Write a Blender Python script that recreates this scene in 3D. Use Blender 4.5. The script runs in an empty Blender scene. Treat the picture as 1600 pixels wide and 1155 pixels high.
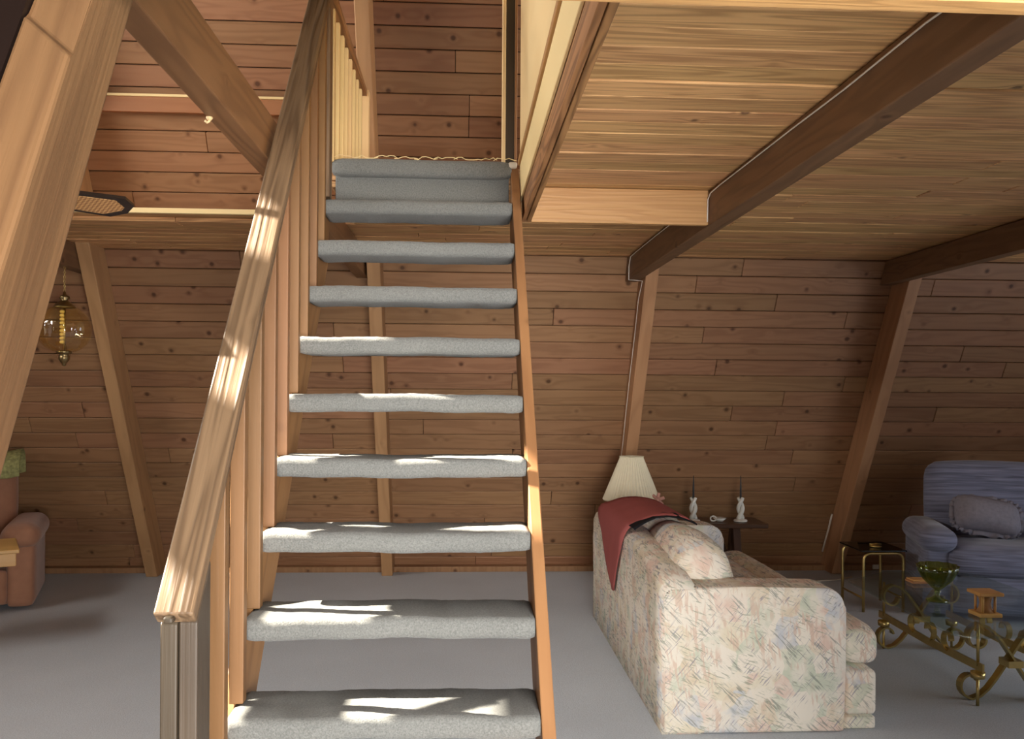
import bpy, bmesh, math, random
from mathutils import Vector, Matrix
random.seed(7)
PI = math.pi
SC = bpy.context.scene
COL = SC.collection

# ------------------------------------------------------------------ camera, sky, sun, window and fill lights, exposure
cam_d = bpy.data.cameras.new('camera')
cam_d.sensor_width = 36.0
cam_d.lens = 36.0 * 1400.0 / 1600.0
cam_d.shift_y = 34.5 / 1600.0
cam_d.clip_start = 0.05
cam = bpy.data.objects.new('camera', cam_d)
COL.objects.link(cam)
psi, rho = math.radians(3.19), math.radians(0.4)
fw = Vector((math.sin(psi), math.cos(psi), 0))
r0 = Vector((math.cos(psi), -math.sin(psi), 0))
u0 = Vector((0, 0, 1))
rr = math.cos(rho) * r0 + math.sin(rho) * u0
uu = -math.sin(rho) * r0 + math.cos(rho) * u0
cam.matrix_world = Matrix.Translation((0, 0, 1.6)) @ Matrix((rr, uu, -fw)).transposed().to_4x4()
SC.camera = cam

world = bpy.data.worlds.new('sky'); SC.world = world
world.use_nodes = True
wn = world.node_tree.nodes
bg = wn['Background']
sky = wn.new('ShaderNodeTexSky'); sky.sky_type = 'NISHITA'; sky.sun_disc = False
sky.sun_elevation = math.radians(38); sky.sun_rotation = math.radians(-80)
world.node_tree.links.new(sky.outputs[0], bg.inputs[0])
bg.inputs[1].default_value = 0.25

def add_light(name, kind, energy, color, loc, direction, size=None, size_y=None):
    d = bpy.data.lights.new(name, kind)
    d.energy = energy; d.color = color
    if kind == 'AREA':
        d.shape = 'RECTANGLE'; d.size = size; d.size_y = size_y
    o = bpy.data.objects.new(name, d); COL.objects.link(o)
    o.location = loc
    o.rotation_euler = Vector(direction).to_track_quat('-Z', 'Y').to_euler()
    return o

SUN_TO = Vector((-0.76, 0.15, 0.62))
sun = add_light('sun', 'SUN', 42.0, (1.0, 0.92, 0.78), (-20, 4, 16), -SUN_TO)
sun.data.angle = math.radians(0.53)
# window daylight, then added fills low left and at right (all out of frame)
add_light('daylight_room_behind', 'AREA', 740.0, (1.0, 0.985, 0.96), (1.15, -2.88, 1.3), (0, 1, -0.05), 3.0, 2.1)
add_light('daylight_gable_high', 'AREA', 390.0, (1.0, 0.96, 0.89), (-5.08, 4.2, 3.7), (1, 0, 0.42), 3.0, 1.3)
add_light('fill_gable_low', 'AREA', 7.0, (1.0, 0.97, 0.92), (-5.08, 4.0, 1.3), (1, 0, 0), 3.0, 1.9)  # added fill for the lower left; the wall has no window here
add_light('fill_gable_right', 'AREA', 48.0, (0.80, 0.89, 1.0), (5.9, 3.6, 1.2), (-1, 0, 0), 2.4, 1.6)  # added cool fill lifting the dark right side; right gable is closed
add_light('fill_loft_right', 'AREA', 170.0, (1.0, 0.95, 0.86), (5.9, 4.3, 3.9), (-1, 0, 0), 2.0, 1.4)  # added warm fill to brighten the loft wall; no window behind it
SC.view_settings.view_transform = 'Standard'
SC.view_settings.look = 'None'
SC.view_settings.gamma = 1.0
SC.view_settings.use_curve_mapping = False
SC.view_settings.exposure = 0.18

# ------------------------------------------------------------------ materials
def lin(c):
    return tuple(((v / 255.0) / 12.92 if v / 255.0 <= 0.04045 else ((v / 255.0 + 0.055) / 1.055) ** 2.4) for v in c) + (1.0,)

class NT:
    def __init__(self, name):
        self.m = bpy.data.materials.new(name); self.m.use_nodes = True
        self.t = self.m.node_tree; self.n = self.t.nodes
        self.b = self.n['Principled BSDF']
    def new(self, kind, **kw):
        x = self.n.new(kind)
        for k, v in kw.items(): setattr(x, k, v)
        return x
    def link(self, a, b): self.t.links.new(a, b)
    def val(self, sock, v):
        if hasattr(v, 'is_output') or isinstance(v, bpy.types.NodeSocket): self.link(v, sock)
        else: sock.default_value = v
    def math(self, op, a, b=None, c=None):
        x = self.new('ShaderNodeMath', operation=op)
        self.val(x.inputs[0], a)
        if b is not None: self.val(x.inputs[1], b)
        if c is not None: self.val(x.inputs[2], c)
        return x.outputs[0]
    def vmath(self, op, a, b):
        x = self.new('ShaderNodeVectorMath', operation=op)
        self.val(x.inputs[0], a); self.val(x.inputs[1], b)
        return x.outputs[0]
    def mapping(self, v, scale=(1, 1, 1), rot=(0, 0, 0)):
        x = self.new('ShaderNodeMapping')
        self.link(v, x.inputs['Vector'])
        x.inputs['Scale'].default_value = scale; x.inputs['Rotation'].default_value = rot
        return x.outputs[0]
    def noise(self, v, scale=1.0, detail=2.0, dist=0.0, rough=0.5):
        x = self.new('ShaderNodeTexNoise')
        self.link(v, x.inputs['Vector'])
        x.inputs['Scale'].default_value = scale; x.inputs['Detail'].default_value = detail
        x.inputs['Distortion'].default_value = dist; x.inputs['Roughness'].default_value = rough
        return x.outputs[0], x.outputs[1]
    def ramp(self, f, stops, interp='LINEAR'):
        x = self.new('ShaderNodeValToRGB'); x.color_ramp.interpolation = interp
        e = x.color_ramp.elements
        while len(e) < len(stops): e.new(0.5)
        for i, (p, c) in enumerate(stops):
            e[i].position = p; e[i].color = c if len(c) == 4 else tuple(c) + (1,)
        self.link(f, x.inputs[0])
        return x.outputs[0]
    def mix(self, f, a, b, blend='MIX'):
        x = self.new('ShaderNodeMixRGB', blend_type=blend)
        self.val(x.inputs[0], f); self.val(x.inputs[1], a); self.val(x.inputs[2], b)
        return x.outputs[0]
    def bump(self, h, strength, dist=0.01):
        x = self.new('ShaderNodeBump')
        x.inputs['Strength'].default_value = strength; x.inputs['Distance'].default_value = dist
        self.link(h, x.inputs['Height'])
        self.link(x.outputs[0], self.b.inputs['Normal'])

def BW(v): return (v, v, v, 1)

def wood(name, light, dark, knots=1.0, tint=0.14, rough=0.5, freq=26.0, contrast=0.6, fine=0.25, knotcol=(62, 34, 18), bump=0.15, kscale=4.3, gy=7.0):
    t = NT(name)
    tc = t.new('ShaderNodeTexCoord'); oi = t.new('ShaderNodeObjectInfo')
    off = t.new('ShaderNodeCombineXYZ')
    for i, k in enumerate((37.0, 91.0, 53.0)): t.val(off.inputs[i], t.math('MULTIPLY', oi.outputs['Random'], k))
    p = t.vmath('ADD', tc.outputs['Object'], off.outputs[0])
    vo = t.new('ShaderNodeTexVoronoi'); vo.inputs['Scale'].default_value = kscale; t.link(p, vo.inputs['Vector'])
    d = t.math('DIVIDE', vo.outputs['Distance'], kscale)
    near = t.math('POWER', 2.718, t.math('MULTIPLY', d, -38.0))
    n, _ = t.noise(t.mapping(p, (0.55, gy, gy)), 1.0, 2.5, 0.25)
    n2 = t.math('ADD', n, t.math('MULTIPLY', near, 0.22 * min(knots, 1.0)))
    rings = t.math('MULTIPLY_ADD', t.math('SINE', t.math('MULTIPLY', n2, freq)), 0.5, 0.5)
    rings = t.math('POWER', rings, 1.6)
    fn, _ = t.noise(t.mapping(p, (2.5, 110, 110)), 1.0, 2.0)
    big, _ = t.noise(t.mapping(p, (0.5, 1.8, 1.8)), 1.0, 1.5)
    c = t.mix(t.math('MULTIPLY', rings, contrast), lin(light), lin(dark))
    c = t.mix(t.math('MULTIPLY', fn, fine), c, lin(dark))
    c = t.mix(0.35, c, t.mix(big, lin(tuple(v * 0.86 for v in light)), lin(tuple(min(255, v * 1.08) for v in light))))
    if knots > 0:
        kf = t.ramp(d, [(0.0, BW(1)), (0.012, BW(0.95)), (0.019, BW(0.35)), (0.03, BW(0))])
        c = t.mix(t.math('MULTIPLY', kf, min(knots, 1.0) * 0.85), c, lin(knotcol))
    hs = t.new('ShaderNodeHueSaturation')
    t.val(hs.inputs['Value'], t.math('MULTIPLY_ADD', oi.outputs['Random'], 2 * tint, 1 - tint))
    r2 = t.math('FRACT', t.math('MULTIPLY', oi.outputs['Random'], 17.31))
    t.val(hs.inputs['Hue'], t.math('MULTIPLY_ADD', r2, 0.014, 0.493))
    t.link(c, hs.inputs['Color'])
    t.link(hs.outputs[0], t.b.inputs['Base Color'])
    t.b.inputs['Roughness'].default_value = rough
    t.b.inputs['Specular IOR Level'].default_value = 0.35
    t.bump(t.math('ADD', rings, fn), bump, 0.003)
    return t.m

def plain(name, col, rough=0.6, metal=0.0, noise_amt=0.08, nscale=30.0, bump=0.0, spec=0.4, sheen=0.0):
    t = NT(name)
    tc = t.new('ShaderNodeTexCoord')
    n, _ = t.noise(tc.outputs['Object'], nscale, 3.0)
    c = t.mix(n, lin(tuple(v * (1 - noise_amt) for v in col)), lin(tuple(min(255, v * (1 + noise_amt)) for v in col)))
    t.link(c, t.b.inputs['Base Color'])
    t.b.inputs['Roughness'].default_value = rough; t.b.inputs['Metallic'].default_value = metal
    t.b.inputs['Specular IOR Level'].default_value = spec
    if sheen: t.b.inputs['Sheen Weight'].default_value = sheen
    if bump: t.bump(n, bump, 0.004)
    return t.m

def carpet(name, col, scale=260.0, var=0.16):
    t = NT(name)
    tc = t.new('ShaderNodeTexCoord')
    n, _ = t.noise(tc.outputs['Object'], scale, 3.0, 0.4, 0.7)
    b, _ = t.noise(tc.outputs['Object'], 1.3, 3.0)
    f = t.math('ADD', t.math('MULTIPLY', n, 0.75), t.math('MULTIPLY', b, 0.25))
    c = t.ramp(f, [(0.3, lin(tuple(v * (1 - var) for v in col))), (0.7, lin(tuple(min(255, v * (1 + var)) for v in col)))])
    t.link(c, t.b.inputs['Base Color'])
    t.b.inputs['Roughness'].default_value = 0.95; t.b.inputs['Specular IOR Level'].default_value = 0.1
    t.b.inputs['Sheen Weight'].default_value = 0.15
    t.bump(n, 0.5, 0.006)
    return t.m

def fabric_print(name):
    t = NT(name)
    tc = t.new('ShaderNodeTexCoord'); p = tc.outputs['Object']
    base = lin((226, 217, 202))
    warp_n, warp_c = t.noise(p, 6.0, 2.0)
    wp = t.vmath('ADD', p, t.vmath('SCALE', warp_c, (0, 0, 0)))
    wv = t.new('ShaderNodeVectorMath', operation='SCALE'); t.link(warp_c, wv.inputs[0]); wv.inputs['Scale'].default_value = 0.10
    wp = t.vmath('ADD', p, wv.outputs[0])
    vo = t.new('ShaderNodeTexVoronoi'); vo.inputs['Scale'].default_value = 8.5; t.link(wp, vo.inputs['Vector'])
    sep = t.new('ShaderNodeSeparateColor'); t.link(vo.outputs['Color'], sep.inputs[0])
    pal = t.ramp(sep.outputs[0], [(0.0, base), (0.26, lin((190, 196, 174))), (0.44, lin((214, 184, 168))), (0.62, lin((216, 204, 178))), (0.78, lin((210, 192, 164))), (0.90, lin((182, 186, 194)))], 'CONSTANT')
    soft, _ = t.noise(p, 14.0, 3.0)
    sf = t.ramp(soft, [(0.38, BW(0.1)), (0.62, BW(0.8))])
    c = t.mix(sf, base, pal)
    for i, (rot, sc, off, col, th) in enumerate(((0.78, (120, 14, 12), 0.0, (128, 132, 122), 0.64), (-0.7, (140, 16, 14), 3.3, (132, 126, 140), 0.65), (0.12, (60, 12, 10), 7.1, (206, 178, 158), 0.58), (1.2, (130, 12, 18), 5.7, (146, 150, 130), 0.64))):
        q = t.mapping(t.vmath('ADD', p, (off, off, off)), (1, 1, 1), (0, rot, 0))
        st, _ = t.noise(t.mapping(q, sc), 1.0, 2.0, 0.3)
        ms, _ = t.noise(t.vmath('ADD', p, (off * 2, off, 0)), 7.5, 1.0)
        m = t.math('MULTIPLY', t.ramp(st, [(th - 0.07, BW(0)), (th, BW(0.7))]), t.ramp(ms, [(0.44, BW(0)), (0.56, BW(1))]))
        c = t.mix(m, c, lin(col))
    t.link(c, t.b.inputs['Base Color'])
    t.b.inputs['Roughness'].default_value = 0.85; t.b.inputs['Specular IOR Level'].default_value = 0.2
    w, _ = t.noise(p, 400.0, 2.0)
    t.bump(w, 0.15, 0.003)
    return t.m

def stripe_fabric(name, col, sz=55.0, amt=0.2):
    t = NT(name)
    tc = t.new('ShaderNodeTexCoord'); p = tc.outputs['Object']
    n, _ = t.noise(t.mapping(p, (3, 3, sz)), 1.0, 2.0, 0.4)
    c = t.ramp(n, [(0.3, lin(tuple(v * (1 - amt) for v in col))), (0.7, lin(tuple(min(255, v * (1 + amt)) for v in col)))])
    t.link(c, t.b.inputs['Base Color'])
    t.b.inputs['Roughness'].default_value = 0.9; t.b.inputs['Sheen Weight'].default_value = 0.3
    t.b.inputs['Specular IOR Level'].default_value = 0.15
    t.bump(n, 0.35, 0.01)
    return t.m

def glass(name, col, rough=0.02, alpha=0.25, ior=1.45):
    t = NT(name)
    tr = t.new('ShaderNodeBsdfTransparent'); tr.inputs[0].default_value = lin(col)
    gl = t.new('ShaderNodeBsdfGlossy'); gl.inputs['Roughness'].default_value = rough
    gl.inputs[0].default_value = (1, 1, 1, 1)
    tc = t.new('ShaderNodeTexCoord')
    nn, _ = t.noise(tc.outputs['Object'], 22.0, 1.0)
    bp = t.new('ShaderNodeBump'); bp.inputs['Strength'].default_value = alpha; bp.inputs['Distance'].default_value = 0.01
    t.link(nn, bp.inputs['Height']); t.link(bp.outputs[0], gl.inputs['Normal'])
    lw = t.new('ShaderNodeLayerWeight'); lw.inputs['Blend'].default_value = 0.5
    fac = t.math('MULTIPLY_ADD', t.math('POWER', lw.outputs['Facing'], 4.0), (ior - 1.0) * 0.8, (ior - 1.0) * 0.12)
    mx = t.new('ShaderNodeMixShader')
    t.link(fac, mx.inputs[0]); t.link(tr.outputs[0], mx.inputs[1]); t.link(gl.outputs[0], mx.inputs[2])
    t.link(mx.outputs[0], t.n['Material Output'].inputs['Surface'])
    return t.m

M = {}
M['wall'] = wood('stained pine boards', (160, 119, 86), (114, 77, 52), knots=0.95, tint=0.10, freq=46, contrast=0.5, kscale=6.0)
M['ceil'] = wood('loft decking underside', (228, 180, 124), (132, 86, 48), knots=0.9, tint=0.13, freq=62, contrast=0.85, fine=0.45, kscale=3.6, gy=10.0)
M['rafter'] = wood('rafter timber', (178, 136, 96), (142, 102, 68), knots=0.7, tint=0.06, contrast=0.55, freq=44, gy=4)
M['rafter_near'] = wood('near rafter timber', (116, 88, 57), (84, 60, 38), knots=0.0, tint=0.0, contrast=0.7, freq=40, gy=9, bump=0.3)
M['tie'] = wood('dark tie beam timber', (124, 90, 64), (92, 64, 44), knots=0.8, tint=0.05, contrast=0.75, freq=60, gy=5)
M['tie_pale'] = wood('weathered tie beam timber', (146, 108, 70), (104, 72, 44), knots=0.5, tint=0.0, contrast=0.7, freq=60, gy=5)
M['header'] = wood('header timber', (200, 156, 100), (164, 118, 68), knots=0.8, tint=0.03, contrast=0.6, freq=50, gy=14)
M['trimmer'] = wood('trimmer timber', (172, 126, 80), (84, 54, 30), knots=0.2, tint=0.05, contrast=0.95, freq=64, gy=9)
M['ply'] = wood('pale plywood', (242, 214, 160), (232, 200, 142), knots=0.0, tint=0.0, contrast=0.5, freq=14, fine=0.15, gy=3)
M['strip'] = wood('panel strip', (176, 128, 82), (140, 96, 58), knots=0.0, tint=0.0, contrast=0.4)
M['rail'] = wood('worn handrail timber', (136, 109, 82), (74, 54, 37), knots=0.3, tint=0.0, contrast=0.95, freq=40, fine=0.45, gy=13, bump=0.6, rough=0.55)
M['newel'] = wood('grey newel timber', (84, 72, 58), (54, 44, 34), knots=0.7, tint=0.1, contrast=0.6, freq=26, gy=5, bump=0.4)
M['baluster'] = wood('stair baluster timber', (138, 99, 63), (102, 70, 43), knots=0.15, tint=0.08, contrast=0.4, freq=18)
M['baluster_pale'] = wood('pale guard baluster', (226, 192, 136), (206, 168, 112), knots=0.2, tint=0.05, contrast=0.4, freq=18)
M['stringer'] = wood('stringer timber', (168, 124, 80), (122, 82, 50), knots=0.3, tint=0.03, contrast=0.65, freq=30, gy=5)
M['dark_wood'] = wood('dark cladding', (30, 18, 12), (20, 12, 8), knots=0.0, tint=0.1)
M['walnut'] = wood('dark table wood', (84, 58, 42), (58, 38, 28), knots=0.0, tint=0.05, rough=0.35)
M['oak'] = wood('light oak', (206, 160, 96), (178, 130, 72), knots=0.0, tint=0.03, rough=0.35)
M['red_wood'] = wood('reddish ledge', (166, 116, 80), (138, 88, 58), knots=0.0, tint=0.02)
M['carpet'] = carpet('grey carpet', (182, 188, 195), 140.0, 0.10)
M['tread'] = carpet('stair carpet', (112, 112, 108), 190.0, 0.20)
M['sofa'] = fabric_print('printed upholstery')
M['red'] = plain('red throw cloth', (158, 86, 82), 0.9, noise_amt=0.06, nscale=180, bump=0.2, spec=0.15)
M['black'] = plain('black cloth', (26, 25, 27), 0.9, nscale=120, spec=0.15)
M['shade'] = plain('cream lampshade', (226, 216, 188), 0.8, noise_amt=0.03, spec=0.2)
M['brass'] = plain('aged brass', (206, 180, 116), 0.3, 1.0, 0.12, 12.0)
M['bronze'] = plain('bronze scroll metal', (176, 156, 100), 0.35, 0.9, 0.15, 9.0)
M['antique'] = plain('antique brass', (150, 130, 92), 0.35, 1.0, 0.2, 20.0)
M['white'] = plain('white porcelain', (226, 224, 214), 0.3, noise_amt=0.03)
M['wire'] = plain('white cable', (216, 206, 190), 0.5, noise_amt=0.02)
M['candle'] = plain('dark taper candle', (58, 58, 60), 0.5)
M['pink'] = plain('dusty pink ornament', (178, 128, 112), 0.7, noise_amt=0.15, nscale=60)
M['blue'] = stripe_fabric('blue grey velour', (118, 121, 142))
M['blue_plain'] = plain('grey ruffled pillow cloth', (138, 134, 144), 0.9, noise_amt=0.12, nscale=40, bump=0.3, spec=0.15)
M['brown'] = plain('brown velour', (156, 112, 88), 0.9, noise_amt=0.10, nscale=14, bump=0.15, spec=0.15, sheen=0.2)
M['throw_green'] = plain('green floral throw', (134, 132, 88), 0.9, noise_amt=0.45, nscale=42, bump=0.3, spec=0.15)
M['amber_glass'] = glass('amber glass', (254, 247, 218), 0.10, 0.8, 1.8)
M['clear_glass'] = glass('clear table glass', (232, 240, 238), 0.03, 0.0, 1.5)
M['smoke_glass'] = glass('smoked glass', (90, 92, 90), 0.02, 0.0, 1.5)
M['green_glass'] = glass('olive glass', (200, 208, 130), 0.05, 0.5, 1.7)
M['fan_dark'] = plain('dark fan blade', (44, 32, 26), 0.45)
M['amber'] = plain('amber beads', (236, 200, 120), 0.35, noise_amt=0.1)
M['plaster'] = plain('pale plaster', (206, 198, 184), 0.9)
M['gap'] = plain('dark backing', (40, 26, 18), 0.9)
def cane(name):
    t = NT(name)
    tc = t.new('ShaderNodeTexCoord')
    ck = t.new('ShaderNodeTexChecker'); ck.inputs['Scale'].default_value = 95.0
    ck.inputs[1].default_value = lin((206, 164, 110)); ck.inputs[2].default_value = lin((148, 104, 64))
    t.link(t.mapping(tc.outputs['Object'], (1, 1, 1), (0, 0, 0.785)), ck.inputs[0])
    t.link(ck.outputs[0], t.b.inputs['Base Color']); t.b.inputs['Roughness'].default_value = 0.7
    return t.m
M['cane'] = cane('woven cane')

# ------------------------------------------------------------------ object helpers
def wmat(o):
    m = o.matrix_basis.copy()
    if o.parent: m = wmat(o.parent) @ o.matrix_parent_inverse @ m
    return m

def link(name, me, mat, parent=None, matrix=None):
    o = bpy.data.objects.new(name, me)
    COL.objects.link(o)
    if matrix is not None: o.matrix_basis = matrix
    if parent is not None:
        o.parent = parent; o.matrix_parent_inverse = wmat(parent).inverted()
    if mat is not None and me is not None and len(me.materials) == 0: me.materials.append(mat)
    return o

def thing(name, label, cat, loc=(0, 0, 0), rz=0.0, group=None, kind=None):
    o = bpy.data.objects.new(name, None); COL.objects.link(o)
    o.empty_display_size = 0.1
    o.matrix_basis = Matrix.Translation(loc) @ Matrix.Rotation(rz, 4, 'Z')
    return tag(o, label, cat, group, kind)

def tag(o, label, cat=None, group=None, kind=None):
    o['label'] = label
    if cat: o['category'] = cat
    if group: o['group'] = group
    if kind: o['kind'] = kind
    return o

def smooth(me, on=True):
    for p in me.polygons: p.use_smooth = on

def from_bm(name, bm, smoothed=False):
    bmesh.ops.recalc_face_normals(bm, faces=bm.faces)
    me = bpy.data.meshes.new(name); bm.to_mesh(me); bm.free()
    if smoothed: smooth(me)
    return me

def box_me(name, dx, dy, dz, bevel=0.0, seg=1):
    bm = bmesh.new()
    bmesh.ops.create_cube(bm, size=1.0)
    for v in bm.verts: v.co = Vector((v.co.x * dx, v.co.y * dy, v.co.z * dz))
    if bevel > 0:
        bmesh.ops.bevel(bm, geom=list(bm.edges), offset=bevel, segments=seg, profile=0.5, affect='EDGES')
    return from_bm(name, bm, seg > 1)

def box(name, lo, hi, mat, parent=None, bevel=0.002, seg=1, axis='X'):
    """axis-aligned box; local X runs along the world axis given (the grain direction)"""
    lo, hi = Vector(lo), Vector(hi); c = (lo + hi) / 2; s = hi - lo
    if axis == 'X': me = box_me(name, s.x, s.y, s.z, bevel, seg); R = Matrix.Identity(4)
    elif axis == 'Y': me = box_me(name, s.y, s.x, s.z, bevel, seg); R = Matrix.Rotation(PI / 2, 4, 'Z')
    else: me = box_me(name, s.z, s.y, s.x, bevel, seg); R = Matrix.Rotation(-PI / 2, 4, 'Y')
    return link(name, me, mat, parent, Matrix.Translation(c) @ R)

def prism_me(name, poly, depth, bevel=0.0):
    """poly in local XY, extruded depth along local Z (centred)"""
    bm = bmesh.new()
    a = [bm.verts.new((x, y, -depth / 2)) for x, y in poly]
    b = [bm.verts.new((x, y, depth / 2)) for x, y in poly]
    n = len(poly)
    bm.faces.new(a[::-1]); bm.faces.new(b)
    for i in range(n): bm.faces.new((a[i], a[(i + 1) % n], b[(i + 1) % n], b[i]))
    if bevel: bmesh.ops.bevel(bm, geom=list(bm.edges), offset=bevel, segments=2, profile=0.5, affect='EDGES')
    return from_bm(name, bm)

def slope_member(name, x0, x1, pts, mat, parent=None, bevel=0.003):
    """a timber whose YZ outline is pts (world Y,Z); grain along the first edge's direction"""
    p0, p1 = Vector(pts[0]), Vector(pts[1])
    d = (p1 - p0).normalized(); nrm = Vector((-d.y, d.x))
    c = sum((Vector(p) for p in pts), Vector((0, 0))) / len(pts)
    poly = [((Vector(p) - c).dot(d), (Vector(p) - c).dot(nrm)) for p in pts]
    me = prism_me(name, poly, x1 - x0, bevel)
    ax = Vector((0, d.x, d.y)); ay = Vector((0, nrm.x, nrm.y)); az = ax.cross(ay)
    R = Matrix((ax, ay, az)).transposed().to_4x4()
    return link(name, me, mat, parent, Matrix.Translation(((x0 + x1) / 2, c.x, c.y)) @ R)

def rbox_me(name, hx, hy, hz, r, puff=(0, 0, 0), n=10, wob=0.0, seed=0):
    """rounded, optionally puffed block (half sizes)"""
    rnd = random.Random(seed); ph = [rnd.uniform(0, 6) for _ in range(6)]
    bm = bmesh.new()
    bmesh.ops.create_cube(bm, size=2.0)
    bmesh.ops.subdivide_edges(bm, edges=list(bm.edges), cuts=n, use_grid_fill=True)
    h = Vector((hx, hy, hz)); r = min(r, hx, hy, hz)
    for v in bm.verts:
        c = v.co.copy()
        c = Vector([math.copysign(abs(t) ** 0.85, t) if abs(t) < 1 else t for t in c])
        q = Vector((c.x * hx, c.y * hy, c.z * hz))
        inn = Vector([max(-(h[i] - r), min(h[i] - r, q[i])) for i in range(3)])
        dd = q - inn
        p = inn + (dd.normalized() * r if dd.length > 1e-9 else Vector((0, 0, 0)))
        if dd.length <= 1e-9: p = q
        f = [max(0, 1 - (p[i] / h[i]) ** 2) for i in range(3)]
        p.x += puff[0] * (p.x / hx) * f[1] * f[2]
        p.y += puff[1] * (p.y / hy) * f[0] * f[2]
        p.z += puff[2] * (p.z / hz) * f[0] * f[1]
        if wob:
            p += Vector((math.sin(p.y * 9 + ph[0]) * math.sin(p.z * 11 + ph[1]), math.sin(p.x * 10 + ph[2]) * math.sin(p.z * 8 + ph[3]), math.sin(p.x * 9 + ph[4]) * math.sin(p.y * 11 + ph[5]))) * wob
        v.co = p
    return from_bm(name, bm, True)

def rbox(name, lo, hi, r, mat, parent=None, puff=(0, 0, 0), rot=None, n=8, wob=0.0, seed=0, base=None):
    lo, hi = Vector(lo), Vector(hi); s = (hi - lo) / 2; c = (lo + hi) / 2
    m = Matrix.Translation(c)
    if rot is not None: m = m @ rot
    if base is not None: m = base @ m
    return link(name, rbox_me(name, s.x, s.y, s.z, r, puff, n, wob, seed), mat, parent, m)

def tube_me(name, pts, rad, seg=8, closed=False):
    pts = [Vector(p) for p in pts]; n = len(pts)
    rads = rad if isinstance(rad, (list, tuple)) else [rad] * n
    bm = bmesh.new(); rings = []
    up = None
    for i, p in enumerate(pts):
        a = pts[(i - 1) % n] if closed or i > 0 else p
        b = pts[(i + 1) % n] if closed or i < n - 1 else p
        t = (b - a).normalized()
        if up is None: up = t.orthogonal().normalized()
        up = (up - t * up.dot(t))
        up = up.normalized() if up.length > 1e-6 else t.orthogonal().normalized()
        s = t.cross(up)
        rings.append([bm.verts.new(p + (up * math.cos(2 * PI * k / seg) + s * math.sin(2 * PI * k / seg)) * rads[i]) for k in range(seg)])
    m = n if closed else n - 1
    for i in range(m):
        A, B = rings[i], rings[(i + 1) % n]
        for k in range(seg): bm.faces.new((A[k], A[(k + 1) % seg], B[(k + 1) % seg], B[k]))
    if not closed:
        bm.faces.new(rings[0][::-1]); bm.faces.new(rings[-1])
    return from_bm(name, bm, True)

def tube(name, pts, rad, mat, parent=None, seg=8, closed=False):
    c = sum((Vector(p) for p in pts), Vector()) / len(pts)
    return link(name, tube_me(name, [Vector(p) - c for p in pts], rad, seg, closed), mat, parent, Matrix.Translation(c))

def lathe_me(name, prof, seg=28, flute=0.0, nfl=12, twist=0.0):
    bm = bmesh.new(); rings = []
    for r, z in prof:
        ring = []
        for k in range(seg):
            a = 2 * PI * k / seg
            rr_ = r * (1 + flute * math.cos(nfl * a + twist * z))
            ring.append(bm.verts.new((rr_ * math.cos(a), rr_ * math.sin(a), z)))
        rings.append(ring)
    for A, B in zip(rings, rings[1:]):
        for k in range(seg): bm.faces.new((A[k], A[(k + 1) % seg], B[(k + 1) % seg], B[k]))
    if prof[0][0] > 1e-4: bm.faces.new(rings[0][::-1])
    if prof[-1][0] > 1e-4: bm.faces.new(rings[-1])
    bmesh.ops.remove_doubles(bm, verts=bm.verts, dist=1e-5)
    return from_bm(name, bm, True)

def lathe(name, prof, loc, mat, parent=None, **kw):
    return link(name, lathe_me(name, prof, **kw), mat, parent, Matrix.Translation(loc))

def strap_me(name, pts, wdir, width, thick):
    """flat bar along pts; wdir = direction of the wide side"""
    pts = [Vector(p) for p in pts]; wdir = Vector(wdir).normalized()
    bm = bmesh.new(); rings = []
    for i, p in enumerate(pts):
        t = (pts[min(i + 1, len(pts) - 1)] - pts[max(i - 1, 0)]).normalized()
        nrm = t.cross(wdir).normalized()
        rings.append([bm.verts.new(p + wdir * (sx * width / 2) + nrm * (sy * thick / 2)) for sx, sy in ((-1, -1), (1, -1), (1, 1), (-1, 1))])
    for A, B in zip(rings, rings[1:]):
        for k in range(4): bm.faces.new((A[k], A[(k + 1) % 4], B[(k + 1) % 4], B[k]))
    bm.faces.new(rings[0][::-1]); bm.faces.new(rings[-1])
    return from_bm(name, bm)

def strap(name, pts, wdir, width, thick, mat, parent=None):
    c = sum((Vector(p) for p in pts), Vector()) / len(pts)
    return link(name, strap_me(name, [Vector(p) - c for p in pts], wdir, width, thick), mat, parent, Matrix.Translation(c))

def sheet(name, grid, thick, mat, parent=None):
    """cloth from a grid of points, given real thickness"""
    nr, nc = len(grid), len(grid[0])
    c = Vector(grid[nr // 2][nc // 2])
    me = bpy.data.meshes.new(name)
    me.from_pydata([Vector(p) - c for row in grid for p in row], [], [(i * nc + j, i * nc + j + 1, (i + 1) * nc + j + 1, (i + 1) * nc + j) for i in range(nr - 1) for j in range(nc - 1)])
    smooth(me)
    o = link(name, me, mat, parent, Matrix.Translation(c))
    md = o.modifiers.new('thickness', 'SOLIDIFY'); md.thickness = thick; md.offset = 1.0
    return o

# ------------------------------------------------------------------ the setting
TAN = 1.8                      # roof pitch
Y0 = 8.06                      # foot of the far slope
XL, XR = -5.2, 6.0             # gable walls
def far_y(z): return Y0 - z / TAN
def near_y(z): return 0.208 + z / TAN

fl = box('floor', (XL - 0.2, -3.2, -0.1), (XR + 0.2, 8.4, 0.0), M['carpet'], bevel=0)
tag(fl, 'grey wall-to-wall carpet floor of the living room', 'floor', kind='structure')

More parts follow.
